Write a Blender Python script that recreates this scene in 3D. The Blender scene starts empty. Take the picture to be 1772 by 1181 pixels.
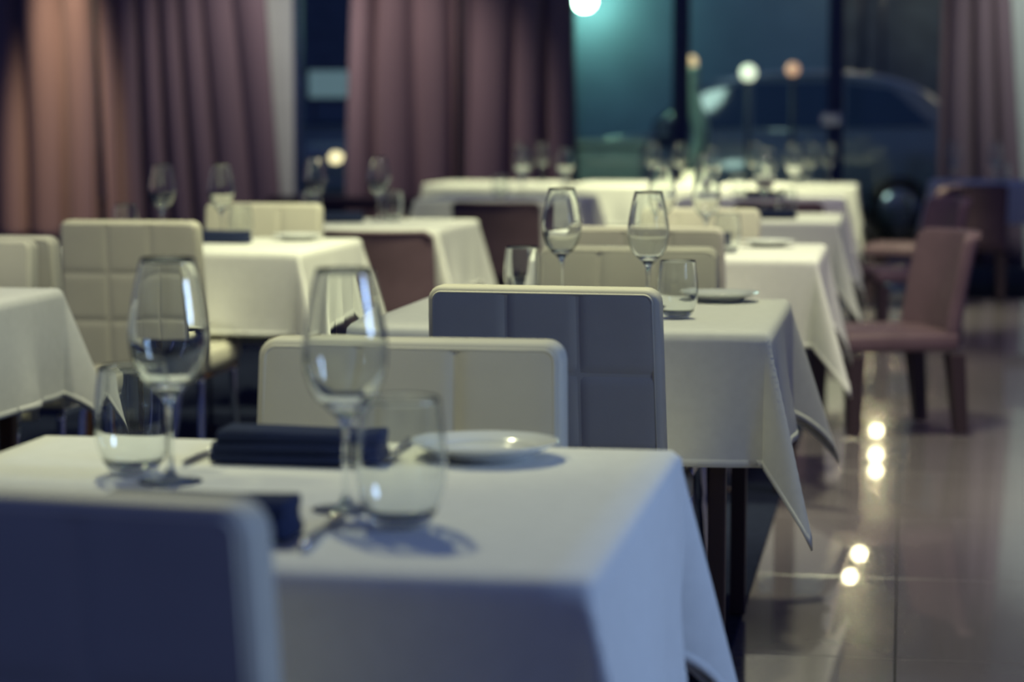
import bpy, bmesh, math, random
from mathutils import Vector, Matrix
R = math.radians
random.seed(7)
SC = bpy.context.scene
COL = SC.collection

# ------------------------------------------------------------------ camera
cam_d = bpy.data.cameras.new('camera')
cam = bpy.data.objects.new('camera', cam_d); COL.objects.link(cam)
cam.location = (0, 0, 1.18)
cam.rotation_euler = (R(90 - 5.505), 0, R(9.577))
cam_d.sensor_width = 36.0
cam_d.lens = 4000 / 1772 * 36
cam_d.clip_end = 200
cam_d.dof.use_dof = True
cam_d.dof.focus_distance = 4.05
cam_d.dof.aperture_fstop = 2.9
SC.camera = cam

# ------------------------------------------------------------------ world and light
w = bpy.data.worlds.new('night'); SC.world = w; w.use_nodes = True
bg = w.node_tree.nodes['Background']
bg.inputs[0].default_value = (0.235, 0.33, 1.0, 1)
bg.inputs[1].default_value = 0.125

def light(name, kind, loc, energy, color, target=None, size=0.1, **kw):
    d = bpy.data.lights.new(name, kind)
    d.energy = energy; d.color = color
    if kind == 'AREA':
        d.shape = 'RECTANGLE'; d.size = size; d.size_y = kw.get('size_y', size)
    else:
        d.shadow_soft_size = size
    if kind == 'SPOT':
        d.spot_size = R(kw.get('angle', 60)); d.spot_blend = kw.get('blend', 0.6)
    o = bpy.data.objects.new(name, d); COL.objects.link(o); o.location = loc
    if target is not None:
        o.rotation_euler = (Vector(target) - Vector(loc)).to_track_quat('-Z', 'Y').to_euler()
    return o

WARM = (0.95, 0.96, 0.56); COOL = (0.42, 0.62, 1.0)
# ceiling downlights over the tables, and added fill spots as marked (the ceiling itself is far above the picture)
light('downlight_or_fill', 'SPOT', (-0.15, 13.5, 3.6), 640, WARM, (-0.70, 14.0, 0.75), 0.16, angle=60)
light('downlight_or_fill', 'SPOT', (-1.75, 14.3, 3.6), 620, WARM, (-1.95, 15.0, 0.75), 0.16, angle=58)
light('downlight_or_fill', 'SPOT', (-0.20, 7.6, 3.5), 300, WARM, (-0.75, 8.0, 0.75), 0.16, angle=70)
light('downlight_or_fill', 'SPOT', (-0.25, 10.6, 3.5), 300, WARM, (-0.75, 10.6, 0.75), 0.16, angle=66)
light('downlight_or_fill', 'SPOT', (-2.1, 10.4, 3.5), 200, WARM, (-2.1, 10.7, 0.6), 0.12, angle=62)  # fill added to lift the left table and the plum chair back
light('downlight_or_fill', 'SPOT', (-0.25, 5.1, 3.4), 185, WARM, (-0.72, 5.6, 0.75), 0.14, angle=84)
light('downlight_or_fill', 'SPOT', (-1.5, 7.2, 3.4), 240, WARM, (-2.2, 7.9, 0.75), 0.14, angle=70)
light('downlight_or_fill', 'SPOT', (-2.3, 4.6, 3.3), 105, (0.95, 0.93, 0.66), (-2.35, 6.2, 0.6), 0.08, angle=66)
light('downlight_or_fill', 'SPOT', (-1.5, 4.2, 3.2), 172, WARM, (-0.90, 3.2, 0.75), 0.06, angle=72)
light('downlight_or_fill', 'SPOT', (1.5, 5.6, 3.6), 150, (1.0, 0.84, 0.86), (0.5, 8.0, 0.2), 0.3, angle=80, blend=1.0)  # added aisle fill for the tiles and the lone brown chair
light('downlight_or_fill', 'SPOT', (0.9, 10.2, 3.6), 120, (1.0, 0.84, 0.80), (0.0, 12.3, 0.4), 0.3, angle=60, blend=1.0)  # fill added to bring up the second brown chair
light('downlight_or_fill', 'SPOT', (-1.9, 2.4, 2.9), 62, WARM, (-0.85, 3.2, 0.7), 0.08, angle=34, blend=0.8)  # narrow fill added for the front of the nearest table's far chair
# curtain lights: the amber one is a washer, the others are added fill
light('washer_or_fill', 'SPOT', (-6.75, 17.9, 4.6), 1700, (1.0, 0.74, 0.44), (-6.95, 18.55, 0.9), 0.08, angle=20, blend=0.9)
light('washer_or_fill', 'SPOT', (-4.3, 17.2, 3.4), 140, (1.0, 0.92, 0.90), (-5.5, 18.7, 1.3), 0.08, angle=60, blend=0.9)  # added fill for the plum curtain and the pale pier
light('washer_or_fill', 'SPOT', (-4.9, 17.0, 3.4), 170, (1.0, 0.86, 0.78), (-3.95, 18.7, 1.3), 0.08, angle=52, blend=0.9)  # added fill for the middle curtain pair
light('washer_or_fill', 'SPOT', (1.3, 16.7, 3.6), 170, (0.9, 0.98, 0.92), (1.2, 18.9, 1.5), 0.08, angle=56, blend=0.9)  # added fill for the right curtain and wall
# unseen point lights added outside: cool for post and planter, amber for car roof
light('outside_fill', 'POINT', (-2.25, 20.1, 2.7), 50, (0.66, 0.95, 0.80), size=0.3)
light('outside_fill', 'POINT', (1.0, 23.3, 2.5), 10, (1.0, 0.75, 0.35), size=0.1)
# daylight-blue window light from the right of the room
sw = light('side_window_light', 'AREA', (3.0, 2.5, 1.7), 9.5, COOL, (-0.7, 2.5, 0.7), 0.7, size_y=0.8)
sw.data.spread = R(75)

vs = SC.view_settings
vs.view_transform = 'Standard'; vs.look = 'None'; vs.gamma = 1.0; vs.exposure = 0.0
vs.use_curve_mapping = False
SC.cycles.use_denoising = True
SC.cycles.max_bounces = 14
SC.cycles.transmission_bounces = 14
SC.cycles.transparent_max_bounces = 12
SC.cycles.sample_clamp_indirect = 40.0

# ------------------------------------------------------------------ materials
MATS = {}
def mat(name, color, rough=0.6, metal=0.0, noise=None, bump=None, spec=None, coat=0.0, sheen=0.0):
    """noise=(scale, amount[, axis stretch]); bump=(scale, strength)"""
    m = bpy.data.materials.new(name); m.use_nodes = True
    nt = m.node_tree; p = nt.nodes['Principled BSDF']
    p.inputs['Base Color'].default_value = (*color, 1)
    p.inputs['Roughness'].default_value = rough
    p.inputs['Metallic'].default_value = metal
    if spec is not None: p.inputs['Specular IOR Level'].default_value = spec
    if coat: p.inputs['Coat Weight'].default_value = coat; p.inputs['Coat Roughness'].default_value = 0.015 if name == 'tile' else 0.1
    if sheen: p.inputs['Sheen Weight'].default_value = sheen
    tc = nt.nodes.new('ShaderNodeTexCoord')
    if noise:
        mp = nt.nodes.new('ShaderNodeMapping')
        if len(noise) > 2: mp.inputs['Scale'].default_value = noise[2]
        nt.links.new(tc.outputs['Object'], mp.inputs[0])
        n = nt.nodes.new('ShaderNodeTexNoise'); n.inputs['Scale'].default_value = noise[0]; n.inputs['Detail'].default_value = 5
        nt.links.new(mp.outputs[0], n.inputs['Vector'])
        r = nt.nodes.new('ShaderNodeValToRGB')
        a = noise[1]
        r.color_ramp.elements[0].position = 0.3; r.color_ramp.elements[1].position = 0.7
        r.color_ramp.elements[0].color = (*[c * (1 - a) for c in color], 1)
        r.color_ramp.elements[1].color = (*[min(1, c * (1 + a)) for c in color], 1)
        nt.links.new(n.outputs['Fac'], r.inputs[0]); nt.links.new(r.outputs[0], p.inputs['Base Color'])
    if bump:
        n2 = nt.nodes.new('ShaderNodeTexNoise'); n2.inputs['Scale'].default_value = bump[0]; n2.inputs['Detail'].default_value = 4
        nt.links.new(tc.outputs['Object'], n2.inputs['Vector'])
        b = nt.nodes.new('ShaderNodeBump'); b.inputs['Strength'].default_value = bump[1]; b.inputs['Distance'].default_value = 0.01
        nt.links.new(n2.outputs['Fac'], b.inputs['Height']); nt.links.new(b.outputs[0], p.inputs['Normal'])
    MATS[name] = m
    return m

def emit(name, color, strength):
    m = bpy.data.materials.new(name); m.use_nodes = True
    p = m.node_tree.nodes['Principled BSDF']
    p.inputs['Base Color'].default_value = (*color, 1)
    p.inputs['Emission Color'].default_value = (*color, 1)
    p.inputs['Emission Strength'].default_value = strength
    MATS[name] = m
    return m

def glass(name, color, ior=1.45, rough=0.0):
    m = bpy.data.materials.new(name); m.use_nodes = True
    nt = m.node_tree; nt.nodes.remove(nt.nodes['Principled BSDF'])
    g = nt.nodes.new('ShaderNodeBsdfGlass'); g.inputs['Color'].default_value = (*color, 1)
    g.inputs['IOR'].default_value = ior; g.inputs['Roughness'].default_value = rough
    nt.links.new(g.outputs[0], nt.nodes['Material Output'].inputs[0])
    MATS[name] = m
    return m

mat('linen', (0.80, 0.80, 0.76), 0.85, noise=(40, 0.03), bump=(420, 0.06), spec=0.2)
mat('cream_leather', (0.66, 0.63, 0.52), 0.55, noise=(9, 0.04), bump=(220, 0.03), spec=0.35)
mat('brown_leather', (0.165, 0.105, 0.13), 0.48, noise=(8, 0.12), bump=(150, 0.1), spec=0.4)
mat('dark_brown_leg', (0.055, 0.035, 0.045), 0.4)
mat('chrome', (0.78, 0.78, 0.80), 0.12, 1.0, noise=(20, 0.03))
mat('steel', (0.62, 0.62, 0.64), 0.22, 1.0, noise=(30, 0.05))
mat('wood_leg_shaded', (0.06, 0.035, 0.035), 0.4, noise=(14, 0.3, (1, 1, 0.1)))  # leg wood again, with shade put into the colour
mat('wood_leg', (0.20, 0.095, 0.045), 0.4, noise=(14, 0.3, (1, 1, 0.1)))  # table wood; its lighter tone stands for lamplight on the left legs
mat('napkin', (0.026, 0.036, 0.085), 0.9, bump=(300, 0.2), spec=0.1)
mat('china', (0.74, 0.76, 0.74), 0.15, noise=(6, 0.02), coat=0.3)
mat('carpet', (0.022, 0.028, 0.055), 0.95, noise=(60, 0.25), bump=(300, 0.4), spec=0.05)
mat('tile', (0.24, 0.21, 0.235), 0.16, noise=(2.2, 0.08), spec=0.4, coat=0.6)
mat('grout', (0.03, 0.03, 0.04), 0.8, noise=(30, 0.1))
mat('curtain', (0.24, 0.165, 0.18), 0.8, noise=(5, 0.08, (1, 1, 0.05)), sheen=0.1)
mat('plaster', (0.66, 0.70, 0.62), 0.8, noise=(3, 0.04), bump=(60, 0.05))
mat('frame_dark', (0.03, 0.045, 0.12), 0.45, noise=(8, 0.1))
mat('teal_wall', (0.22, 0.36, 0.52), 0.8, noise=(2, 0.10), bump=(20, 0.2))
mat('far_brick', (0.10, 0.14, 0.19), 0.85, noise=(4, 0.2), bump=(20, 0.2))
mat('asphalt', (0.02, 0.028, 0.045), 0.7, noise=(12, 0.3))
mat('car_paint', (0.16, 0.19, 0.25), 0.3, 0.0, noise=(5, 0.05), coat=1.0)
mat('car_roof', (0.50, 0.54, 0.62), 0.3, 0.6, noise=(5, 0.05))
mat('tyre', (0.01, 0.01, 0.015), 0.8, noise=(30, 0.2))
mat('post_pale', (0.55, 0.75, 0.55), 0.6, noise=(10, 0.1))
mat('post_dark', (0.02, 0.025, 0.045), 0.5, noise=(10, 0.1))
mat('card', (0.62, 0.66, 0.58), 0.6, noise=(20, 0.02))
mat('planter_stone', (0.52, 0.62, 0.50), 0.8, noise=(8, 0.12), bump=(40, 0.2))
glass('clear_glass', (0.985, 0.995, 0.99))
glass('window_glass', (0.93, 0.98, 0.99), 1.45)
glass('car_glass', (0.25, 0.40, 0.50), 1.45)

# ------------------------------------------------------------------ mesh helpers
def link(name, me, m, parent=None, loc=(0, 0, 0), rot=(0, 0, 0), smooth=True):
    if isinstance(me, bmesh.types.BMesh):
        bm = me
        bmesh.ops.recalc_face_normals(bm, faces=bm.faces[:])
        me = bpy.data.meshes.new(name); bm.to_mesh(me); bm.free()
    if m is not None and not me.materials: me.materials.append(MATS[m])
    if smooth is True:
        for p in me.polygons: p.use_smooth = True
    o = bpy.data.objects.new(name, me); COL.objects.link(o)
    o.location = loc; o.rotation_euler = rot
    if parent is not None: o.parent = parent
    return o

def tag(o, label, cat, group=None, kind=None):
    if label: o['label'] = label
    if cat: o['category'] = cat
    if group: o['group'] = group
    if kind: o['kind'] = kind
    return o

def empty(name, label, cat, loc=(0, 0, 0), rz=0.0, group=None):
    o = bpy.data.objects.new(name, None); COL.objects.link(o)
    o.empty_display_size = 0.1
    o.location = loc; o.rotation_euler = (0, 0, rz)
    return tag(o, label, cat, group)

def copy_tree(o, parent=None):
    c = o.copy(); COL.objects.link(c); c.parent = parent
    for ch in list(o.children): copy_tree(ch, c)
    return c

def box(bm, x0, x1, y0, y1, z0, z1, bev=0.0, seg=2):
    r = bmesh.ops.create_cube(bm, size=1.0)
    vs_ = r['verts']
    for v in vs_:
        v.co = Vector(((x0 + x1) / 2 + v.co.x * (x1 - x0), (y0 + y1) / 2 + v.co.y * (y1 - y0), (z0 + z1) / 2 + v.co.z * (z1 - z0)))
    if bev > 0:
        es = list({e for v in vs_ for e in v.link_edges})
        bmesh.ops.bevel(bm, geom=es, offset=bev, segments=seg, profile=0.5, affect='EDGES')
    return bm

def bx(*a, **k): return box(bmesh.new(), *a, **k)

def flat(o):
    """sharp edges stay sharp on boxes with bevels"""
    for p in o.data.polygons: p.use_smooth = False
    return o

def tube(bm, pts, rad, seg=10, closed=False, caps=True):
    n = len(pts); P = [Vector(p) for p in pts]; rings = []
    rads = rad if isinstance(rad, (list, tuple)) else [rad] * n
    up = Vector((0.13, 0.21, 0.97)).normalized()
    for i in range(n):
        if closed: t = P[(i + 1) % n] - P[i - 1]
        else: t = P[min(i + 1, n - 1)] - P[max(i - 1, 0)]
        t.normalize()
        u = up - t * up.dot(t)
        if u.length < 0.15: u = Vector((1, 0, 0)) - t * t.x
        u.normalize(); v = t.cross(u)
        rings.append([bm.verts.new(P[i] + (u * math.cos(2 * math.pi * k / seg) + v * math.sin(2 * math.pi * k / seg)) * rads[i]) for k in range(seg)])
    for i in range(n if closed else n - 1):
        a, b = rings[i], rings[(i + 1) % n]
        for k in range(seg):
            bm.faces.new((a[k], a[(k + 1) % seg], b[(k + 1) % seg], b[k]))
    if not closed and caps:
        bm.faces.new(rings[0][::-1]); bm.faces.new(rings[-1])
    return bm

def lathe(profile, n=40, close=False):
    """profile: list of (r, z); r==0 becomes a pole"""
    bm = bmesh.new(); rings = []
    for r, z in profile:
        if r < 1e-6: rings.append([bm.verts.new((0, 0, z))])
        else: rings.append([bm.verts.new((r * math.cos(2 * math.pi * k / n), r * math.sin(2 * math.pi * k / n), z)) for k in range(n)])
    prs = list(zip(rings[:-1], rings[1:]))
    if close: prs.append((rings[-1], rings[0]))
    for a, b in prs:
        for k in range(n):
            k2 = (k + 1) % n
            if len(a) == 1 and len(b) == 1: continue
            if len(a) == 1: bm.faces.new((a[0], b[k], b[k2]))
            elif len(b) == 1: bm.faces.new((a[k], a[k2], b[0]))
            else: bm.faces.new((a[k], a[k2], b[k2], b[k]))
    return bm

def lathe_mesh(name, profile, n=40):
    """open lathe kept with the given winding (for glass): outward is to the right of travel"""
    bm = lathe(profile, n)
    me = bpy.data.meshes.new(name); bm.to_mesh(me); bm.free()
    for p in me.polygons: p.use_smooth = True
    return me

def spline(pts, sub=6):
    """Catmull-Rom through 2D/3D points"""
    P = [Vector(p) for p in pts]; out = []
    for i in range(len(P) - 1):
        p0 = P[max(i - 1, 0)]; p1 = P[i]; p2 = P[i + 1]; p3 = P[min(i + 2, len(P) - 1)]
        for k in range(sub):
            t = k / sub
            out.append(0.5 * ((2 * p1) + (p2 - p0) * t + (2 * p0 - 5 * p1 + 4 * p2 - p3) * t * t + (3 * p1 - p0 - 3 * p2 + p3) * t ** 3))
    out.append(P[-1])
    return out

# ------------------------------------------------------------------ setting: floor, back wall, windows
floor = tag(link('floor', bx(-10, 4, 0.2, 19.4, -0.10, -0.004), 'grout', smooth=False), None, None, kind='structure')
TS = 0.9
tile_me = None
for ix in range(-1, 4):
    for iy in range(0, 21):
        x0 = ix * TS + 0.002; y0 = 0.55 + iy * TS
        if tile_me is None:
            tile_me = bpy.data.meshes.new('tile'); bm = bx(0, TS - 0.004, 0, TS - 0.004, -0.02, 0.0, bev=0.0012, seg=1); bm.to_mesh(tile_me); bm.free(); tile_me.materials.append(MATS['tile'])
        t = link('tile', tile_me, None, floor, (x0, y0, 0), smooth=False)
def carpet(x0, x1, y0, y1, label):
    o = link('carpet', bx(x0, x1, y0, y1, 0.0005, 0.009, bev=0.003), 'carpet', smooth=False)
    return tag(o, label, 'carpet')
carpet(-9.8, -0.36, 0.8, 18.7, 'dark navy carpet under the rows of white-clothed tables')
carpet(0.05, 3.2, 15.5, 18.7, 'dark carpet under the brown chairs by the right curtain')

YB = 19.0
def structure(name, bm, m, parent=None, **k):
    return tag(link(name, bm, m, parent, smooth=False, **k), None, None, kind='structure')
# piers of the back wall
wall = structure('wall_back', bx(-5.30, -5.06, YB - 0.06, YB + 0.25, 0, 3.4), 'plaster')
link('pier', bx(0.74, 3.6, YB - 0.06, YB + 0.25, 0, 3.4), 'plaster', wall, smooth=False)
link('pier', bx(-10, -6.9, YB + 0.05, YB + 0.25, 0, 3.4), 'plaster', wall, smooth=False)
link('header', bx(-10, 3.6, YB, YB + 0.25, 3.4, 4.0), 'plaster', wall, smooth=False)
def window(n, x0, x1, mulls, sill=0.12):
    fr = structure('window_%d' % n, bx(x0, x1, YB, YB + 0.10, 0.0, sill), 'frame_dark')
    link('window_head', bx(x0, x1, YB, YB + 0.10, 3.3, 3.4), 'frame_dark', fr, smooth=False)
    xs = [(x0, x0 + 0.05)] + mulls + [(x1 - 0.05, x1)]
    for a, b in xs:
        link('mullion', bx(a, b, YB - 0.04, YB + 0.10, sill, 3.3, bev=0.004, seg=1), 'frame_dark', fr, smooth=False)
    for (a, b), (c, d) in zip(xs[:-1], xs[1:]):
        link('pane', bx(b, c, YB + 0.03, YB + 0.042, sill, 3.3), 'window_glass', fr, smooth=False)
    return fr
window(1, -6.9, -5.30, [])
window(2, -5.06, -2.90, [(-3.75, -3.62)])
w3 = window(3, -2.90, 0.74, [(-1.87, -1.74), (-0.61, -0.485)])
link('lock_plate', bx(-0.66, -0.50, YB - 0.07, YB - 0.04, 1.12, 1.22, bev=0.006), 'steel', w3, smooth=False)
sill = link('window_bench', bx(-5.04, -2.7, YB - 1.0, YB - 0.58, 0.45, 0.55, bev=0.01), 'dark_brown_leg', smooth=False)
tag(sill, 'dark low bench ledge under the window between the curtains', 'bench')
for xx in (-4.9, -3.9, -2.85):
    link('leg', bx(xx, xx + 0.08, YB - 0.95, YB - 0.63, 0.0095, 0.45), 'dark_brown_leg', sill, smooth=False)

# ------------------------------------------------------------------ curtains
def curtain(xt0, xt1, xb0, xb1, y, pleat, amp, label, seed, z1=3.35):
    rnd = random.Random(seed)
    n = max(24, int((xb1 - xb0) / pleat * 14)); rows = 14
    ph = [rnd.uniform(0, 6.28) for _ in range(4)]
    bm = bmesh.new(); grid = []
    for j in range(rows + 1):
        t = j / rows; z = z1 + (0.012 - z1) * t; row = []
        a = xt0 + (xb0 - xt0) * t; b = xt1 + (xb1 - xt1) * t
        for i in range(n + 1):
            s = i / n
            L = s * (xb1 - xb0) / pleat
            q = L + 0.35 * math.sin(L * 0.9 + ph[0]) + 0.12 * math.sin(t * 3 + L * .7 + ph[1])
            f = math.sin(2 * math.pi * q)
            f = math.copysign(abs(f) ** 0.75, f)
            A = amp * (0.65 + 0.35 * t) * (0.75 + 0.25 * math.sin(L * 1.3 + ph[2]))
            row.append(bm.verts.new((a + (b - a) * s + 0.25 * pleat * math.cos(2 * math.pi * q) * 0.5, y + A * f, z)))
        grid.append(row)
    for j in range(rows):
        for i in range(n):
            bm.faces.new((grid[j][i], grid[j + 1][i], grid[j + 1][i + 1], grid[j][i + 1]))
    o = link('curtain', bm, 'curtain')
    m = o.modifiers.new('thick', 'SOLIDIFY'); m.thickness = 0.004
    return tag(o, label, 'curtain', 'floor-length curtains on the window wall')
curtain(-9.4, -6.72, -9.4, -6.60, YB - 0.42, 0.26, 0.085, 'curtain at far left, lit amber by a lamp above', 3)
curtain(-6.70, -5.34, -6.62, -5.10, YB - 0.30, 0.25, 0.085, 'plum curtain beside the narrow pale wall pier', 5)
curtain(-4.44, -3.58, -4.56, -3.60, YB - 0.28, 0.24, 0.085, 'left half of the middle curtain pair, reddish plum', 8)
curtain(-3.60, -2.67, -3.60, -2.62, YB - 0.30, 0.30, 0.08, 'right half of the middle curtain pair, beside the teal window', 12)
curtain(0.27, 0.76, 0.24, 0.98, YB - 0.32, 0.22, 0.075, 'plum curtain at right in front of pale wall', 17)

# ------------------------------------------------------------------ outside
def stuff_ground():
    o = structure('floor_street', bx(-30, 25, 19.4, 60, -0.2, -0.02), 'asphalt'); return o
stuff_ground()
tag(link('facade', bx(-4.6, -0.80, 26.4, 26.9, -0.02, 5.0, bev=0.02), 'teal_wall', smooth=False), 'teal rendered wall lit by the green lamp outside', 'wall')
fac = link('facade', bx(-22, 18, 33, 33.5, -0.02, 9), 'far_brick', smooth=False)
tag(fac, 'dim far building front across the street', 'building')
for xx in (-9, -6.4, 1.5, 4.5):
    wv = link('window', bx(xx, xx + 1.4, 32.93, 33.0, 3.2, 5.0), 'frame_dark', fac, smooth=False)
emit('green_lamp', (0.60, 1.0, 0.66), 1.25)
emit('bulb_white', (0.95, 1.0, 0.70), 1.3)
emit('bulb_amber', (1.0, 0.66, 0.34), .9)
emit('bulb_orange', (1.0, 0.55, 0.32), .7)
emit('street_bulb', (1.0, 0.80, 0.45), 75)
emit('sign_face', (0.38, 0.56, 0.56), 0.24)
emit('headlight', (1.0, 0.80, 0.42), 2.2)
emit('amber_light', (1.0, 0.5, 0.2), 0.5)
# green wall lamp
lampo = empty('wall_lamp', 'bright green-white wall lamp outside the window', 'lamp', (-3.55, 26.38, 2.60))
link('bracket', bx(-0.05, 0.05, -0.10, 0.02, -0.04, 0.18, bev=0.01), 'post_dark', lampo, smooth=False)
link('globe', lathe([(0, -0.10), (0.06, -0.08), (0.095, -0.03), (0.10, 0.02), (0.08, 0.07), (0.04, 0.10), (0, 0.105)], 20), 'green_lamp', lampo, (0, -0.16, 0))
light('wall_lamp_light', 'POINT', (-3.55, 25.95, 2.50), 22, (0.55, 1.0, 0.62), size=0.12)
# sign
sg = empty('wall_sign', 'pale blank lit panel outside the left window', 'sign', (-6.24, 25.2, 1.35))
link('face', bx(-0.30, 0.28, -0.05, -0.03, 0.06, 0.36, bev=0.01), 'sign_face', sg, smooth=False)
link('case', bx(-0.34, 0.32, -0.03, 0.06, 0.02, 0.40, bev=0.01), 'post_dark', sg, smooth=False)
for sx in (-0.28, 0.24):
    link('leg', bx(sx, sx + 0.04, -0.01, 0.03, -1.37, 0.03), 'post_dark', sg, smooth=False)
# globe lamps on posts
def globe_lamp(x, y, z, r, m, label, post='post_dark', path=None, pr=0.02):
    e = empty('post_lamp', label, 'lamp', (x, y, -0.02), group='globe lamps outside the window')
    pts = path or [(0, 0, 0), (0, 0, z - r * 0.6)]
    link('post', tube(bmesh.new(), spline(pts, 5) if path else pts, pr, 12), post, e)
    link('base', lathe([(0, 0), (pr * 3, 0), (pr * 3, 0.02), (pr * 1.6, 0.05), (0, 0.05)], 16), post, e)
    top = pts[-1]
    link('globe', lathe([(0, -r), (r * .5, -r * .87), (r * .87, -r * .5), (r, 0), (r * .87, r * .5), (r * .5, r * .87), (0, r)], 18), m, e, (top[0], top[1], top[2] + r * 0.6))
globe_lamp(-1.86, 20.6, 1.72, 0.062, 'bulb_amber', 'amber globe lamp on a thick pale bent post',
           'post_pale', [(0.0, 0, 0), (0.02, 0, 0.70), (0.09, 0, 1.05), (0.0, 0, 1.40), (-0.01, 0, 1.66)], 0.075)
globe_lamp(-1.36, 20.6, 1.60, 0.075, 'bulb_white', 'white globe lamp on a slim dark post before the car')
globe_lamp(-0.97, 20.6, 1.63, 0.062, 'bulb_orange', 'dim orange globe lamp on a slim post before the car')
# tall street lamps: only their glints on the polished floor reach the picture
def street_lamp(x, y, bulbs, label):
    e = empty('street_lamp', label, 'lamp', (x, y, -0.02), group='tall street lamps')
    z = max(b[1] for b in bulbs)
    link('post', tube(bmesh.new(), [(0, 0.16, 0), (0, 0.16, z + 0.2)], [0.03, 0.022], 10), 'post_dark', e)
    for dx, zb in bulbs:
        link('arm', tube(bmesh.new(), [(0, 0.16, zb + 0.12), (dx, 0.02, zb + 0.09)], 0.015, 8), 'post_dark', e)
        h = link('hood', lathe([(0, 0.10), (0.05, 0.085), (0.085, 0.04), (0.075, 0.03), (0, 0.035)], 18), 'post_dark', e, (dx, 0, zb + 0.02))
        link('bulb', lathe([(0, -0.06), (0.035, -0.05), (0.055, -0.01), (0.045, 0.025), (0, 0.04)], 16), 'street_bulb', e, (dx, 0, zb))
street_lamp(-0.46, 25.8, [(-0.055, 3.96), (0.05, 3.70)], 'tall two-armed street lamp right behind the parked car')
street_lamp(-0.60, 31.5, [(0.0, 3.62), (0.0, 3.40)], 'far street lamp with two bulbs, up the road behind the car')
street_lamp(-0.30, 31.5, [(0.0, 3.62), (0.0, 3.40), (0.0, 3.07)], 'far street lamp with three bulbs, up the road behind the car')

pl = empty('planter', 'pale concrete planter box outside, below the green lamp', 'planter', (-2.72, 21.7, -0.02))
link('box', bx(-0.31, 0.31, -0.22, 0.22, 0, 0.94, bev=0.015), 'planter_stone', pl, smooth=False)
link('rim', bx(-0.34, 0.34, -0.25, 0.25, 0.94, 1.0, bev=0.012), 'planter_stone', pl, smooth=False)
link('soil', bx(-0.29, 0.29, -0.20, 0.20, 0.995, 1.008), 'asphalt', pl, smooth=False)
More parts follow.
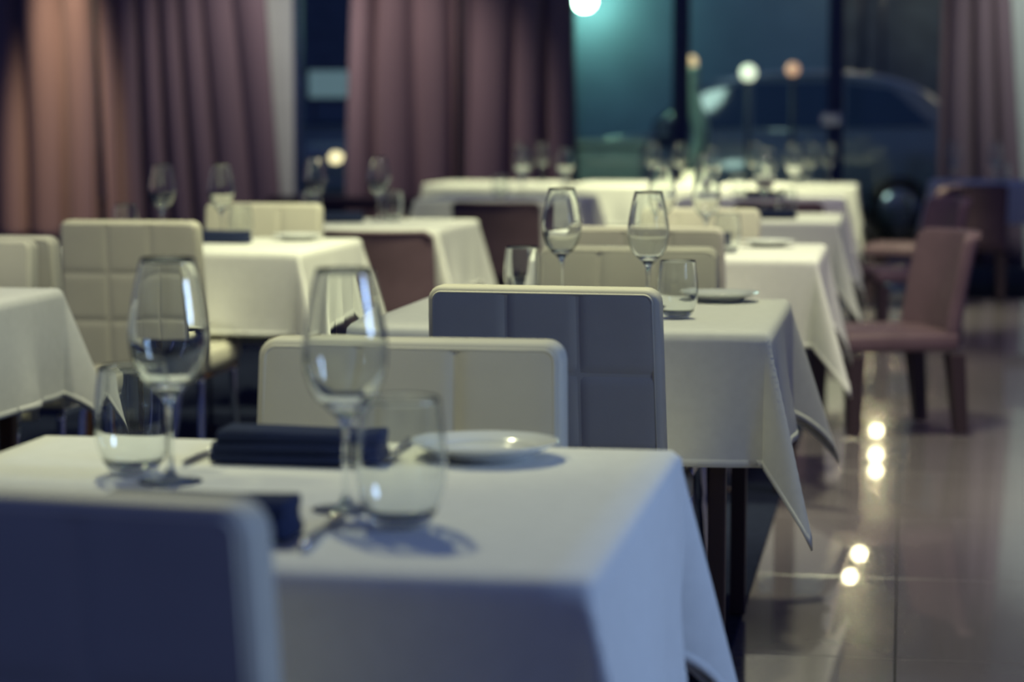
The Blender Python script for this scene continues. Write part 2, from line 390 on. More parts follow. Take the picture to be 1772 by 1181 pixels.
# ------------------------------------------------------------------ cars
def make_car(label, loc, rz, lit=True):
    e = empty('car', label, 'car', loc, rz, 'parked cars outside')
    # side profile, car faces -x, z up ; x from -2.2 to 2.2
    body = [(-2.18, .32), (-2.2, .62), (-2.10, .84), (-1.75, .95), (-1.02, 1.06), (0.2, 1.08), (1.6, 1.10), (2.08, 1.08), (2.18, .8), (2.18, .40), (2.05, .30)]
    cab = [(-1.10, 1.04), (-0.72, 1.36), (-0.42, 1.56), (0.1, 1.64), (0.7, 1.645), (1.25, 1.58), (1.66, 1.42), (1.92, 1.18), (2.02, 1.06)]
    def slab(poly, halfw, inset, bevel=0.06):
        bm = bmesh.new()
        zs = [p[1] for p in poly]; z0, z1 = min(zs), max(zs)
        rows = []
        for side, k in ((-1, 0), (-1, 1), (1, 1), (1, 0)):
            row = []
            for x, z in poly:
                t = (z - z0) / (z1 - z0)
                hw = (halfw - inset * t) * side
                cx = sum(p[0] for p in poly) / len(poly); cz = (z0 + z1) / 2
                if k == 0: row.append(bm.verts.new((x + (cx - x) * 0.025, hw, z + (cz - z) * 0.05)))
                else: row.append(bm.verts.new((x, hw - side * bevel, z)))
            rows.append(row)
        n = len(poly)
        for a, b in zip(rows[:-1], rows[1:]):
            for i in range(n):
                bm.faces.new((a[i], a[(i + 1) % n], b[(i + 1) % n], b[i]))
        bm.faces.new(rows[0][::-1]); bm.faces.new(rows[-1])
        return bm
    b = link('body', slab(spline2(body), 0.90, 0.05), 'car_paint', e)
    c = link('cabin', slab(spline2(cab), 0.82, 0.12), 'car_paint', e)
    # roof skin and rails
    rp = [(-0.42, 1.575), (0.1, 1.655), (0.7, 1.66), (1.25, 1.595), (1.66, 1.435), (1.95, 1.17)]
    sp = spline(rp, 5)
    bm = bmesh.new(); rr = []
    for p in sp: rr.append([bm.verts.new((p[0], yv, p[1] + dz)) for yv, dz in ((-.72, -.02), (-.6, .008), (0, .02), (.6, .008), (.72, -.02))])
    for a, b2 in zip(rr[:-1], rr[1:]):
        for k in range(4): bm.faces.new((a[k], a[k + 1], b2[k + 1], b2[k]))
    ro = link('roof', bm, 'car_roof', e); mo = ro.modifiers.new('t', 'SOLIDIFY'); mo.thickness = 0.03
    for s in (-1, 1):
        # side glass, door seams, mirror, wheels
        for pane in ([(-.92, 1.10), (-.50, 1.46), (-.12, 1.54), (-.12, 1.10)], [(-.04, 1.10), (-.04, 1.55), (.78, 1.56), (.78, 1.10)], [(.86, 1.10), (.86, 1.55), (1.30, 1.49), (1.72, 1.12)]):
            bm = bmesh.new()
            lo = []; hi = []
            for x, z in pane:
                t = (z - 1.04) / 0.6; hw = s * (0.822 - 0.12 * t)
                lo.append(bm.verts.new((x, hw - s * .01, z))); hi.append(bm.verts.new((x, hw + s * .008, z)))
            bm.faces.new(lo); bm.faces.new(hi[::-1])
            for i in range(4): bm.faces.new((lo[i], lo[(i + 1) % 4], hi[(i + 1) % 4], hi[i]))
            link('side_window', bm, 'car_glass_dark', c, smooth=False)
        link('wing_mirror', bx(-0.95, -0.83, s * .84, s * 1.0, 1.02, 1.16, bev=0.03), 'car_paint', e)
        for xw in (-1.35, 1.38):
            wh = link('wheel', lathe([(0, -.11), (.20, -.11), (.31, -.09), (.33, -.05), (.33, .05), (.31, .09), (.20, .11), (0, .11)], 24), 'tyre', e, (xw, s * .80, 0.33), (R(90), 0, 0))
            link('hubcap', lathe([(0, -.125), (.10, -.12), (.18, -.112), (.19, -.1), (.19, .1), (.18, .112), (.10, .12), (0, .125)], 20), 'steel', wh)
        link('headlight', lathe([(0, -.02), (.06, -.02), (.085, 0), (.06, .03), (0, .045)], 16), 'headlight' if lit else 'steel', e, (-2.14, s * .66, .76), (0, R(-90), 0))
        link('fog_light', bx(-2.225, -2.18, s * .35, s * .75, .44, .50, bev=0.01), 'amber_light' if lit else 'steel', e, smooth=False)
        link('tail_light', bx(2.12, 2.19, s * .60, s * .82, .82, 1.02, bev=0.015), 'brown_leather', e, smooth=False)
    link('windscreen', quadslab([(-1.02, -.66, 1.12), (-1.02, .66, 1.12), (-.52, .60, 1.50), (-.52, -.60, 1.50)], (-.03, 0, .03)), 'car_glass_dark', c, smooth=False)
    link('bumper', bx(-2.24, -2.12, -.86, .86, .34, .56, bev=0.04), 'car_paint', e)
    return e
def quadslab(q, d):
    bm = bmesh.new(); a = [bm.verts.new(p) for p in q]; b = [bm.verts.new(Vector(p) + Vector(d)) for p in q]
    bm.faces.new(a); bm.faces.new(b[::-1])
    for i in range(4): bm.faces.new((a[i], a[(i + 1) % 4], b[(i + 1) % 4], b[i]))
    return bm
def spline2(p): return [(q[0], q[1]) for q in spline([(a, b) for a, b in p], 3)]
mat('car_glass_dark', (0.03, 0.06, 0.12), 0.06, noise=(3, 0.05), spec=0.7)
make_car('dark car parked side-on outside the right window', (-1.42, 23.6, -0.02), 0, lit=False)
make_car('car facing the left window with one lit headlight showing', (-6.62, 26.2, -0.02), R(90))

# ------------------------------------------------------------------ tables and cloths
TH = 0.425; TZ = 0.75
def make_table(label, x, y, rz=0.0, leg='wood_leg', inset=0.10):
    e = empty('dining_table', label, 'table', (x, y, 0), rz, 'square dining tables under white cloths')
    ww = 0.018
    link('table_top', bx(-TH + .004, TH - .004, -TH + .004, TH - .004, TZ - 0.036, TZ - 0.004, bev=0.004), 'wood_leg', e, smooth=False)
    link('apron', bx(-TH + .08, TH - .08, -TH + .08, TH - .08, TZ - 0.10, TZ - 0.034), 'wood_leg', e, smooth=False)
    for sx in (-1, 1):
        for sy in (-1, 1):
            cx, cy = sx * (TH - inset), sy * (TH - inset)
            link('leg', bx(cx - ww, cx + ww, cy - ww, cy + ww, 0.010, TZ - 0.05, bev=0.003, seg=1), leg, e, smooth=False)
    return e

def cloth_meshes(seed, over=0.28, a0=5.0, a1=17.0):
    rnd = random.Random(seed)
    phs = [[rnd.uniform(0, 6.28) for _ in range(2)] for _ in range(4)]
    wob = [rnd.uniform(0.75, 1.25) for _ in range(4)]
    tips = [rnd.uniform(0.85, 1.2) for _ in range(4)]
    inner = [-TH + 2 * TH * i / 22 for i in range(23)]
    no = 18
    outer = [over * ((i + 1) / no) for i in range(no)]
    cs = [-(TH + o) for o in outer[::-1]] + inner + [TH + o for o in outer]
    rr = 0.012
    def fold(u, v):
        pu = max(-TH, min(TH, u)); pv = max(-TH, min(TH, v))
        wx, wy = u - pu, v - pv; r = math.hypot(wx, wy)
        if r < 1e-9: return Vector((u, v, TZ + 0.0015 * math.sin(u * 9 + phs[0][0]) * math.sin(v * 8 + phs[1][0]) * max(0, 1 - max(abs(u), abs(v)) / TH)))
        on_u = abs(wx) > 1e-9; on_v = abs(wy) > 1e-9
        k = r / over
        if on_u and on_v:
            th = math.degrees(math.atan2(abs(wy), abs(wx)))
            ci = (0 if wx > 0 else 1) + (0 if wy > 0 else 2)
            rid = math.exp(-((th - 45) / 19.0) ** 2)
            near = min(th, 90 - th)
            al = a0 + (a1 * tips[ci] - a0) * rid - 5.5 * min(1, k * 1.3) * math.exp(-(near / 17.0) ** 2)
            dx, dy = wx / r, wy / r
            r *= 1 + 0.15 * rid ** 2
        else:
            s = pv if on_u else pu
            si = (0 if wx > 0 else 1) if on_u else (2 if wy > 0 else 3)
            fade = max(0.0, 1 - (abs(s) / TH) ** 4)
            wv = math.sin(2 * math.pi * s / (0.44 * wob[si]) + phs[si][0]) + 0.5 * math.sin(2 * math.pi * s / 0.19 + phs[si][1])
            al = a0 + fade * 3.0 * wv * min(1, k * 1.2) - 5.5 * min(1, k * 1.3) * math.exp(-((TH - abs(s)) / 0.11) ** 2)
            dx, dy = (math.copysign(1, wx), 0) if on_u else (0, math.copysign(1, wy))
        al = R(al)
        # soft roll over the table edge
        if r < rr * 1.5:
            q = r / (rr * 1.5); a_ = q * (math.pi / 2 - al)
            off = rr * math.sin(a_); dz = -rr * (1 - math.cos(a_))
        else:
            A = math.pi / 2 - al
            off0 = rr * math.sin(A); dz0 = -rr * (1 - math.cos(A)); L = r - rr * 1.5
            off = off0 + L * math.sin(al); dz = dz0 - L * math.cos(al)
        return Vector((pu + dx * off, pv + dy * off, TZ + dz))
    bm = bmesh.new(); n = len(cs)
    g = [[bm.verts.new(fold(u, v)) for u in cs] for v in cs]
    for j in range(n - 1):
        for i in range(n - 1):
            bm.faces.new((g[j][i], g[j][i + 1], g[j + 1][i + 1], g[j + 1][i]))
    # hem: a thick sewn band along the border
    m = TH + over; pts = []
    for k in range(48): pts.append(fold(-m + 2 * m * k / 48, -m))
    for k in range(48): pts.append(fold(m, -m + 2 * m * k / 48))
    for k in range(48): pts.append(fold(m - 2 * m * k / 48, m))
    for k in range(48): pts.append(fold(-m, m - 2 * m * k / 48))
    m2 = m - 0.016; pts2 = []
    for k in range(48): pts2.append(fold(-m2 + 2 * m2 * k / 48, -m2))
    for k in range(48): pts2.append(fold(m2, -m2 + 2 * m2 * k / 48))
    for k in range(48): pts2.append(fold(m2 - 2 * m2 * k / 48, m2))
    for k in range(48): pts2.append(fold(-m2, m2 - 2 * m2 * k / 48))
    hb = bmesh.new(); N = len(pts)
    va = [hb.verts.new(p) for p in pts]; vb = [hb.verts.new(p) for p in pts2]
    for k in range(N):
        hb.faces.new((va[k], va[(k + 1) % N], vb[(k + 1) % N], vb[k]))
    return bm, hb

def make_cloth(label, x, y, rz, seed, **k):
    bm, hb = cloth_meshes(seed, **k)
    o = link('tablecloth', bm, 'linen', None, (x, y, 0), (0, 0, rz))
    md = o.modifiers.new('thick', 'SOLIDIFY'); md.thickness = 0.0016; md.offset = 1
    tag(o, label, 'tablecloth', 'white square tablecloths')
    h = link('hem', hb, 'linen', o)
    md = h.modifiers.new('thick', 'SOLIDIFY'); md.thickness = 0.0046; md.offset = 0
    return o

TABLES = {  # key: (x, y, rz, description used in the labels)
    'T1': (-0.715, 2.535, 0, 'nearest table'),
    'T2': (-0.695, 5.085, 0, 'second centre table'),
    'T3': (-0.69, 7.56, 0, 'third centre table'),
    'T4': (-0.70, 10.15, 0, 'fourth centre table'),
    'T5': (-0.75, 12.70, 0, 'fifth centre table'),
    'T6': (-0.73, 15.25, 0, 'sixth and farthest centre table'),
    'L1': (-2.53, 5.14, 0, 'table cut off by the left edge'),
    'L2': (-2.35, 7.66, 0, 'left table with the quilted cream chair'),
    'M':  (-2.22, 9.28, 0, 'left table behind the near plum chair'),
    'FA': (-2.12, 12.45, 0, 'left table behind the farther plum chair'),
    'FB': (-2.68, 15.35, 0, 'far table before the middle curtain'),
    'FC': (-1.70, 15.35, 0, 'far brightly lit table before the teal window'),
    'R':  (0.62, 16.15, 0, 'far right table by the right curtain'),
}
for i, (k, (x, y, rz, d)) in enumerate(TABLES.items()):
    make_table('square brown-legged ' + d + ', under its white cloth', x, y, rz, 'wood_leg' if k in ('L1', 'L2') else 'wood_leg_shaded', 0.16 if k == 'M' else 0.10)  # lamp-lit leg tone for L1 and L2, shaded tone for the rest
    make_cloth('white cloth draped over the ' + d, x, y, rz, 40 + i, a1=9.0 if k in ('FB', 'FC', 'T6') else 20.0)

# ------------------------------------------------------------------ cream quilted chair
BT = 0.062                      # back thickness
def back_tf(p):                 # slab coords -> chair coords: taper and recline
    x, y, z = p
    t = (z - 0.40) / 0.47
    return Vector((x * (1.02 - 0.045 * t), y - 0.205 - 0.045 * t, z))
def make_cream_chair():
    root = empty('dining_chair', None, 'chair')
    hw, z0, z1, rc = 0.227, 0.395, 0.866, 0.028
    def outline(ins):
        pts = [(-hw + ins, z0 + ins), (hw - ins, z0 + ins)]
        for cx, sgn in ((hw - rc, 1), (-hw + rc, -1)):
            for k in range(7):
                a = R(90 * k / 6) if sgn > 0 else R(90 + 90 * k / 6)
                pts.append((cx + (rc - ins) * math.cos(a), z1 - rc + (rc - ins) * math.sin(a)))
        return pts
    bm = bmesh.new(); rings = []; rb = 0.014
    prof = [(rb * (1 - math.sin(R(a))), -BT / 2 + rb * (1 - math.cos(R(a)))) for a in (0, 18, 36, 54, 72, 90)]
    for ins, y in prof + [(q, -w_) for q, w_ in prof[::-1]]:
        rings.append([bm.verts.new(back_tf((x, y, z))) for x, z in outline(ins)])
    for a, b in zip(rings[:-1], rings[1:]):
        for i in range(len(a)): bm.faces.new((a[i], a[(i + 1) % len(a)], b[(i + 1) % len(a)], b[i]))
    bm.faces.new(rings[0][::-1]); bm.faces.new(rings[-1])
    back = link('backrest', bm, 'cream_leather', root)
        # quilted panels, three by three on both faces
    x_e = [-hw + .013, -0.070, 0.070, hw - .013]; z_e = [z0 + .012, 0.553, 0.702, z1 - .013]
    for side in (-1, 1):
        for i in range(3):
            for j in range(3):
                bm = bmesh.new(); N = 8; g = []
                xa, xb, za, zb = x_e[i] + .0004, x_e[i + 1] - .0004, z_e[j] + .0004, z_e[j + 1] - .0004
                top = (j == 2)
                for q in range(N + 1):
                    row = []
                    for p in range(N + 1):
                        u = p / N * 2 - 1; v = q / N * 2 - 1
                        # finer towards the edges
                        u = math.copysign(abs(u) ** 0.5, u); v = math.copysign(abs(v) ** 0.5, v)
                        x = (xa + xb) / 2 + u * (xb - xa) / 2; z = (za + zb) / 2 + v * (zb - za) / 2
                        # keep inside the rounded top corners
                        if top and i != 1:
                            cx = (hw - rc) * (1 if i == 2 else -1); sg = 1 if i == 2 else -1
                            dx, dz = (x - cx) * sg, z - (z1 - rc)
                            if dx > 0 and dz > 0:
                                m_ = max(dx, dz); l_ = math.hypot(dx, dz)
                                if l_ > 1e-6: x = cx + sg * dx * m_ / l_; z = (z1 - rc) + dz * m_ / l_
                        fu = 1 - abs(u) ** 9 * (0.35 if (i == 0 and u < 0) or (i == 2 and u > 0) else 1.0)
                        fv = 1 - abs(v) ** 9 * (0.35 if (j == 0 and v < 0) or (j == 2 and v > 0) else 1.0)
                        h = 0.0045 * fu ** .6 * fv ** .6 - 0.0010
                        row.append(bm.verts.new(back_tf((x, side * (BT / 2 + h), z))))
                    g.append(row)
                for q in range(N):
                    for p in range(N):
                        bm.faces.new((g[q][p], g[q][p + 1], g[q + 1][p + 1], g[q + 1][p]))
                link('panel', bm, 'cream_leather', back)
        pp = [back_tf((x, side * (BT / 2 + 0.0005), z)) for x, z in outline(0.0125)]
        link('piping', tube(bmesh.new(), pp, 0.0027, 8, closed=True), 'cream_leather', back)
    # seat: padded box with rounded front and piping
    bm = bx(-0.212, 0.212, -0.19, 0.24, 0.385, 0.462, bev=0.028, seg=4)
    seat = link('seat', bm, 'cream_leather', root)
    e = 0.190
    lp = [(-e, -.165, .4625), (e, -.165, .4625), (e + .008, .2, .4625), (e - .02, .226, .4625), (-e + .02, .226, .4625), (-e - .008, .2, .4625)]
    link('piping', tube(bmesh.new(), lp, 0.004, 8, closed=True), 'cream_leather', seat)
    link('seat_frame', bx(-0.205, 0.205, -0.17, 0.215, 0.366, 0.388, bev=0.004), 'chrome', root, smooth=False)
    for sx in (-1, 1):
        for sy in (-1, 1):
            x, y = sx * 0.19, (0.195 if sy > 0 else -0.16)
            pts = spline([(x, y, .372), (x + sx * .002, y + sy * .004, .27), (x + sx * .008, y + sy * .022, .13), (x + sx * .016, y + sy * .052, .022)], 4)
            lg = link('leg', tube(bmesh.new(), pts, [0.0125 - 0.003 * i / len(pts) for i in range(len(pts))], 12), 'chrome', root)
            link('foot', lathe([(0, 0), (.013, 0), (.014, .006), (.012, .014), (0, .016)], 12), 'dark_brown_leg', lg, (x + sx * .016, y + sy * .052, .010))
    return root

# ------------------------------------------------------------------ brown leather chair
def make_brown_chair():
    root = empty('low_chair', None, 'chair')
    # curved, reclined back shell
    bm = bmesh.new(); n = 16; rows = 8; hw = 0.225; th = 0.055
    def P(u, t, face):
        s = u * 2 - 1
        z = 0.36 + 0.40 * t
        y = -0.235 + 0.075 * s * s - 0.055 * t - 0.02 * t * t
        corner = max(0.0, abs(s) - 0.86) / 0.14
        z -= 0.022 * corner ** 2 * (1 if t > 0.99 else 0)
        return Vector((hw * s * (1.0 + 0.015 * t), y + face, z))
    F = [[bm.verts.new(P(i / n, j / rows, th / 2)) for i in range(n + 1)] for j in range(rows + 1)]
    B = [[bm.verts.new(P(i / n, j / rows, -th / 2)) for i in range(n + 1)] for j in range(rows + 1)]
    for j in range(rows):
        for i in range(n):
            bm.faces.new((F[j][i], F[j][i + 1], F[j + 1][i + 1], F[j + 1][i])); bm.faces.new((B[j][i], B[j + 1][i], B[j + 1][i + 1], B[j][i + 1]))
    for i in range(n):
        bm.faces.new((F[rows][i], F[rows][i + 1], B[rows][i + 1], B[rows][i])); bm.faces.new((F[0][i], B[0][i], B[0][i + 1], F[0][i + 1]))
    for j in range(rows):
        bm.faces.new((F[j][0], F[j + 1][0], B[j + 1][0], B[j][0])); bm.faces.new((F[j][n], B[j][n], B[j + 1][n], F[j + 1][n]))
    back = link('backrest', bm, 'brown_leather', root)
    md = back.modifiers.new('b', 'BEVEL'); md.width = 0.012; md.segments = 3; md.limit_method = 'ANGLE'; md.angle_limit = R(50)
    tp = [P(i / n, 1, -th / 2) + Vector((0, -.001, -.006)) for i in range(n + 1)]
    link('piping', tube(bmesh.new(), tp, 0.005, 8), 'brown_leather', back)
    seat = link('seat', bx(-0.232, 0.232, -0.20, 0.25, 0.322, 0.392, bev=0.022, seg=4), 'brown_leather', root)
    link('seam', tube(bmesh.new(), [(-.212, -.18, .392), (.212, -.18, .392), (.214, .23, .392), (-.214, .23, .392)], 0.004, 8, closed=True), 'brown_leather', seat)
    for sx in (-1, 1):
        for sy in (-1, 1):
            x, y = sx * 0.195, (0.205 if sy > 0 else -0.19)
            bm = bmesh.new(); box(bm, x - .033, x + .033, y - .033, y + .033, 0.010, .31, bev=0.005, seg=1)
            for v in bm.verts:
                k = 1 - 0.28 * (1 - v.co.z / .31)
                v.co.x = x + (v.co.x - x) * k; v.co.y = y + (v.co.y - y) * k + (0.0 if sy > 0 else -0.03 * (1 - v.co.z / .31))
            link('leg', bm, 'dark_brown_leg', root, smooth=False)
    return root

def place(proto, used, x, y, rz, label, group):
    o = proto if not used else copy_tree(proto)
    used.append(1)
    o.location = (x, y, 0); o.rotation_euler = (0, 0, rz)
    o['label'] = label; o['category'] = 'chair'; o['group'] = group
    return o
# a chair faces local +y; its backrest plane is ~0.23 behind its origin
CR = make_cream_chair(); uc = []
def cream(x, yback, face, label, dr=0.0):
    """yback: world y of the backrest"""
    rz = (0.0 if face > 0 else math.pi) + R(dr)
    off = Vector((0, 0.235, 0)); off.rotate(Matrix.Rotation(rz, 3, 'Z'))
    place(CR, uc, x + off.x, yback + off.y, rz, label, 'cream quilted dining chairs')
cream(-0.735, 1.86, 1, 'dark blurred cream chair filling the bottom left corner', -7)
cream(-0.69, 3.22, -1, 'cream chair on the far side of the nearest table, three front panels showing', 0)
cream(-0.66, 4.30, 1, 'quilted cream chair with shaded back, near side of second table', -4)
cream(-0.665, 5.66, -1, 'warm-lit cream chair on the far side of the second table', 0)
cream(-0.73, 6.72, 1, 'cream chair with its back to us before the third table', 0)
cream(-0.71, 8.10, -1, 'cream chair facing us behind the third table', 0)
cream(-2.35, 6.86, 1, 'quilted cream chair before left table, seat seen from the side', 0)
cream(-2.34, 8.32, -1, 'cream chair facing us behind the left table by the pier', 0)
cream(-2.45, 5.72, -1, 'cream chair cut off by the left edge, facing us', 0)
cream(-2.46, 5.93, 1, 'greyish cream chair just behind the chair at left edge', 0)
BR = make_brown_chair(); ub = []
def brown(x, y, rz, label):
    place(BR, ub, x, y, R(rz), label, 'low plum-brown leather chairs')
brown(-1.965, 8.745, 0, 'plum leather chair, widest one, back to us before left table')
brown(-2.04, 11.84, 0, 'plum leather chair with back to us at the farther left table')
brown(-0.62, 12.07, 0, 'plum chair half hidden behind the fourth centre table')
brown(-0.05, 8.81, 112, 'brown leather chair standing alone on the tiles at right, nearest of its kind')
brown(0.02, 12.45, 112, 'brown leather chair behind the lone right one, facing the centre tables')
brown(0.44, 15.38, 0, 'dark plum chair before the far right table, back to us')
brown(1.16, 15.28, 0, 'dark plum chair cut off by the right frame edge')
brown(0.04, 14.75, 80, 'dark chair farthest back beside the sixth centre table')

# ------------------------------------------------------------------ tableware
def make_wineglass():
    root = empty('wine_glass', None, 'glass')
    ou = spline([(0.0050, .088), (.0075, .098), (.0170, .1085), (.0330, .124), (.0430, .146), (.0468, .172), (.0448, .198), (.0388, .232), (.0312, .265)], 4)
    inn = [(p[0] - 0.0014 - 0.0050 * (max(0.0, .168 - p[1]) / .05) ** 1.6, p[1] + 0.0006) for p in ou if p[1] > .119]
    iz = inn[0][1]
    prof = [(p[0], p[1]) for p in ou] + [(ou[-1][0] - .0007, .2655)] + [(x, z) for x, z in inn[::-1]] + [(inn[0][0] * .62, iz - .002), (inn[0][0] * .3, iz - .004), (0, iz - .0045)]
    stem = [(p[0], p[1]) for p in spline([(.0075, .0085), (.0048, .018), (.0040, .045), (.0040, .072), (.0050, .088)], 4)]
    foot = [(0, 0.0008), (.030, .0008), (.0365, 0.0), (.0380, .0012), (.0365, .0024), (.024, .0036), (.0125, .0056), (.0075, .0085)]
    for nm, pr in (('foot', foot), ('stem', stem), ('bowl', prof)):
        me = lathe_mesh(nm, pr, 40); link(nm, me, 'clear_glass', root)
    return root
def make_tumbler():
    root = empty('tumbler', None, 'glass')
    ou = spline([(.0215, .0015), (.0285, .006), (.0385, .024), (.0432, .048), (.0432, .074), (.0402, .104), (.0378, .124)], 4)
    inn = [(p[0] - .0016, p[1] + .001) for p in ou if p[1] > .016]
    base = [(0, 0.001), (.017, 0.001), (.0215, .0015)]
    side = [(p[0], p[1]) for p in ou] + [(.0367, .1246)] + inn[::-1]
    ins = [inn[0], (inn[0][0] * .75, .0125), (inn[0][0] * .4, .0105), (0, .010)]
    for nm, pr in (('wall', side), ('base', base), ('inner_floor', ins)):
        link(nm, lathe_mesh(nm, pr, 40), 'clear_glass', root)
    return root
def make_plate():
    root = empty('side_plate', None, 'plate')
    link('well', lathe([(0, .004), (.040, .004), (.050, .0055), (.058, .0085), (.062, .0115), (.060, .0085), (.052, .002), (.042, .0), (0, .0)], 48), 'china', root)
    link('rim', lathe([(.0605, .0105), (.075, .0165), (.090, .0215), (.0925, .0225), (.0925, .021), (.076, .0135), (.060, .0082)], 48, close=True), 'china', root)
    return root
def make_napkin():
    root = empty('napkin', None, 'napkin')
    # flat roll: stacked folds run along x, built as three nested folds
    L = 0.105
    def slabfold(y0, y1, z0, z1, x0, x1, name):
        bm = bmesh.new(); prof = []
        r = (z1 - z0) / 2
        for k in range(9): a = R(90 + 180 * k / 8); prof.append((y0 + r + r * math.cos(a), (z0 + z1) / 2 + r * math.sin(a)))
        for k in range(9): a = R(-90 + 180 * k / 8); prof.append((y1 - r + r * math.cos(a), (z0 + z1) / 2 + r * math.sin(a)))
        xs = [x0, x0 + .003, (x0 * 2 + x1) / 3, (x0 + 2 * x1) / 3, x1 - .003, x1]; rings = []
        for i, x in enumerate(xs):
            k = 0.9 if i in (0, 5) else 1.0
            cy, cz = (y0 + y1) / 2, (z0 + z1) / 2
            sag = 0.0012 * math.sin(i * 1.9 + z0 * 200)
            rings.append([bm.verts.new((x, cy + (y - cy) * k, cz + (z - cz) * k + sag)) for y, z in prof])
        for a, b in zip(rings[:-1], rings[1:]):
            for i in range(len(a)): bm.faces.new((a[i], a[(i + 1) % len(a)], b[(i + 1) % len(a)], b[i]))
        bm.faces.new(rings[0][::-1]); bm.faces.new(rings[-1])
        link(name, bm, 'napkin', root)
    slabfold(-.042, .042, 0.0015, .0145, -L, L, 'lower_fold')
    slabfold(-.040, .040, .0135, .0275, -L + .002, L - .003, 'middle_fold')
    slabfold(-.036, .036, .0262, .0425, -L + .008, L - .001, 'upper_fold')
    return root
def make_knife():
    root = empty('table_knife', None, 'knife')
    bm = bmesh.new()
    pts = [(0, -.11, .005), (0, -.10, .0055), (0, -.03, .0045), (0, -.008, .0040), (0, 0, .0038)]
    tube(bm, pts, [.004, .0062, .0048, .0038, .0032], 10); link('handle', bm, 'steel', root)
    bm = bmesh.new(); out = [(-.0045, 0), (.0045, 0), (.0085, .02), (.009, .07), (.006, .098), (0, .108), (-.004, .09), (-.0045, .04)]
    a = [bm.verts.new((x, y, .0028)) for x, y in out]; b = [bm.verts.new((x * .9, y, .0046)) for x, y in out]
    bm.faces.new(a[::-1]); bm.faces.new(b)
    for i in range(len(a)): bm.faces.new((a[i], a[(i + 1) % len(a)], b[(i + 1) % len(a)], b[i]))
    link('blade', bm, 'steel', root, smooth=False)
    return root
def make_fork():
    root = empty('table_fork', None, 'fork')
    bm = bmesh.new(); tube(bm, [(0, -.10, .004), (0, -.09, .0045), (0, -.02, .006), (0, .03, .0045)], [.005, .0065, .0035, .004], 10); link('handle', bm, 'steel', root)
    bm = bmesh.new(); out = [(-.004, .025), (.004, .025), (.0115, .042), (.0115, .062), (-.0115, .062), (-.0115, .042)]
    a = [bm.verts.new((x, y, .003)) for x, y in out]; b = [bm.verts.new((x, y, .0055)) for x, y in out]
    bm.faces.new(a[::-1]); bm.faces.new(b)
    for i in range(len(a)): bm.faces.new((a[i], a[(i + 1) % len(a)], b[(i + 1) % len(a)], b[i]))
    link('neck', bm, 'steel', root, smooth=False)
    for k in range(4):
        x = -.0098 + k * .0065
        link('tine', tube(bmesh.new(), [(x, .060, .0045), (x, .085, .005), (x, .102, .008)], [.0017, .0015, .0007], 6), 'steel', root)
    return root

PROTO = {'wine': (make_wineglass(), [], 'glass', 'tall clear wine glasses'), 'tumbler': (make_tumbler(), [], 'glass', 'clear stemless tumblers'),
         'plate': (make_plate(), [], 'plate', 'white side plates'), 'napkin': (make_napkin(), [], 'napkin', 'folded black napkins'),
         'knife': (make_knife(), [], 'knife', 'steel table knives'), 'fork': (make_fork(), [], 'fork', 'steel table forks')}
CLOTH_TOP = TZ + 0.0024
def put(kind, x, y, label, rz=0.0, z=None, s=1.0):
    proto, used, cat, grp = PROTO[kind]
    o = proto if not used else copy_tree(proto)
    used.append(1)
    o.location = (x, y, CLOTH_TOP if z is None else z); o.rotation_euler = (0, 0, R(rz)); o.scale = (s, s, s)
    o['label'] = label; o['category'] = cat; o['group'] = grp
    return o
# nearest table
put('wine', -0.847, 2.596, 'tall empty wine glass at left on the nearest table')
put('wine', -0.596, 2.440, 'tall empty wine glass before the black napkin on the nearest table')
put('tumbler', -0.911, 2.650, 'stemless tumbler left of the left wine glass, nearest table', s=1.05)
put('tumbler', -0.514, 2.345, 'largest stemless tumbler, in front of the plate on the nearest table', s=1.1)
put('plate', -0.514, 2.850, 'white side plate at the far right of the nearest table')
put('napkin', -0.738, 2.775, 'folded black napkin lying across the nearest table, fully seen')
put('knife', -0.868, 2.82, 'steel knife left of the black napkin on the nearest table', 180)
put('fork', -0.632, 2.86, 'steel fork at the right end of the black napkin, nearest table', 180)
put('napkin', -0.712, 2.262, 'black napkin mostly hidden by the foreground chair')
put('knife', -0.586, 2.30, 'steel knife beside the foreground chair, nearest table', 3)
# other tables: (kind, dx, dy, words)
def setting(key, items):
    x, y, rz, d = TABLES[key]
    for it in items:
        kind, dx, dy, words = it[:4]
        put(kind, x + dx, y + dy, words + d, it[4] if len(it) > 4 else 0)
setting('T2', [('wine', -.095, .30, 'left tall wine glass on the '), ('wine', .135, .07, 'right tall wine glass on the '), ('tumbler', -.195, .33, 'left tumbler behind the chair on the '),
               ('tumbler', .222, -.145, 'right tumbler beside the plate on the '), ('plate', .275, .335, 'white side plate on the ')])
setting('T3', [('wine', -.10, .12, 'left wine glass on the '), ('wine', .06, -.02, 'right wine glass on the '), ('tumbler', .14, -.16, 'tumbler on the '),
               ('plate', .25, .22, 'white side plate on the '), ('napkin', .02, .24, 'folded black napkin on the ')])
setting('T4', [('wine', -.16, .05, 'left wine glass on the '), ('wine', .10, .10, 'right wine glass on the '), ('tumbler', .20, .0, 'tumbler on the '), ('napkin', .15, -.20, 'black napkin on the ')])
setting('T5', [('wine', -.28, -.05, 'leftmost wine glass on the '), ('wine', .02, .0, 'middle wine glass on the '), ('wine', .16, .15, 'rightmost wine glass on the '),
               ('tumbler', -.12, -.2, 'tumbler on the '), ('napkin', .02, -.22, 'black napkin on the ')])
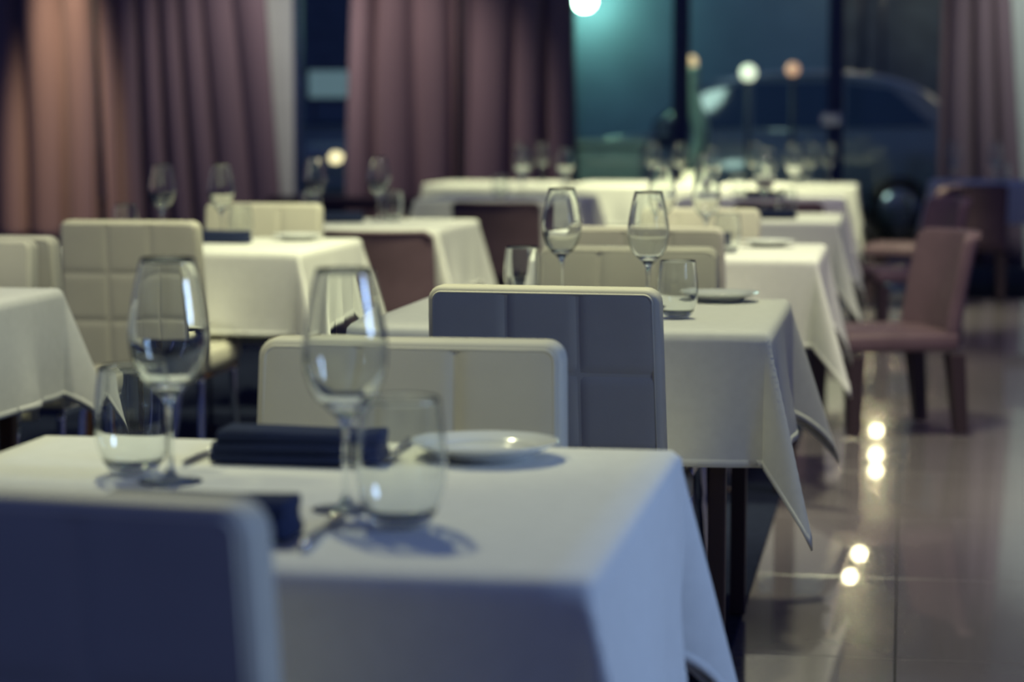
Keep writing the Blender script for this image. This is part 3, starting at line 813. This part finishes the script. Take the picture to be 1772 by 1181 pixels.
setting('T6', [('wine', -.22, -.1, 'leftmost wine glass on the '), ('wine', .0, .05, 'middle wine glass on the '), ('wine', .14, -.05, 'wine glass right of the middle on the '),
               ('wine', .25, .12, 'rightmost wine glass on the '), ('tumbler', .08, -.22, 'tumbler on the ')])
setting('L2', [('wine', -.25, .26, 'left wine glass on the '), ('wine', -.02, .22, 'right wine glass on the '), ('tumbler', .07, .15, 'right tumbler on the '), ('tumbler', -.36, .18, 'left tumbler on the '),
               ('napkin', .03, .03, 'black napkin on the '), ('plate', .25, .25, 'white side plate on the ')])
setting('M', [('wine', -.22, .20, 'left wine glass on the '), ('wine', .05, .22, 'right wine glass on the '), ('tumbler', -.20, .05, 'left tumbler on the '), ('tumbler', .12, .18, 'right tumbler on the '),
              ('napkin', -.08, .02, 'black napkin on the ')])
setting('FA', [('wine', .06, .10, 'left wine glass on the '), ('wine', .30, .08, 'right wine glass on the '), ('tumbler', -.02, -.15, 'tumbler on the ')])
setting('FB', [('wine', .15, .0, 'left wine glass on the '), ('wine', .29, .05, 'right wine glass on the ')])
setting('FC', [('wine', .06, .0, 'left wine glass on the '), ('wine', .25, -.1, 'right wine glass on the '), ('tumbler', .16, -.2, 'tumbler on the ')])
setting('R', [('wine', -.28, .0, 'left wine glass on the '), ('wine', .0, .05, 'right wine glass on the '), ('tumbler', .05, -.12, 'tumbler on the ')])

# white tent card on the far table
tc = empty('tent_card', 'bright white folded card standing on a far table', 'card', (-1.36, 15.12, CLOTH_TOP))
for sy in (-1, 1):
    link('leaf', quadslab([(-.06, sy * .03, 0), (.06, sy * .03, 0), (.06, sy * .002, .08), (-.06, sy * .002, .08)], (0, sy * .0015, 0)), 'card', tc, smooth=False)

# light focused through the glassware (refractive caustics instead of black shadows)
for o in COL.objects:
    if o.type == 'LIGHT' and o.name.startswith('downlight_or_fill'): o.data.cycles.is_caustics_light = True
    if o.type == 'MESH' and o.data.materials and o.data.materials[0] and o.data.materials[0].name == 'clear_glass': o.cycles.is_caustics_caster = True
    if o.type == 'MESH' and o.name.startswith('tablecloth'): o.cycles.is_caustics_receiver = True
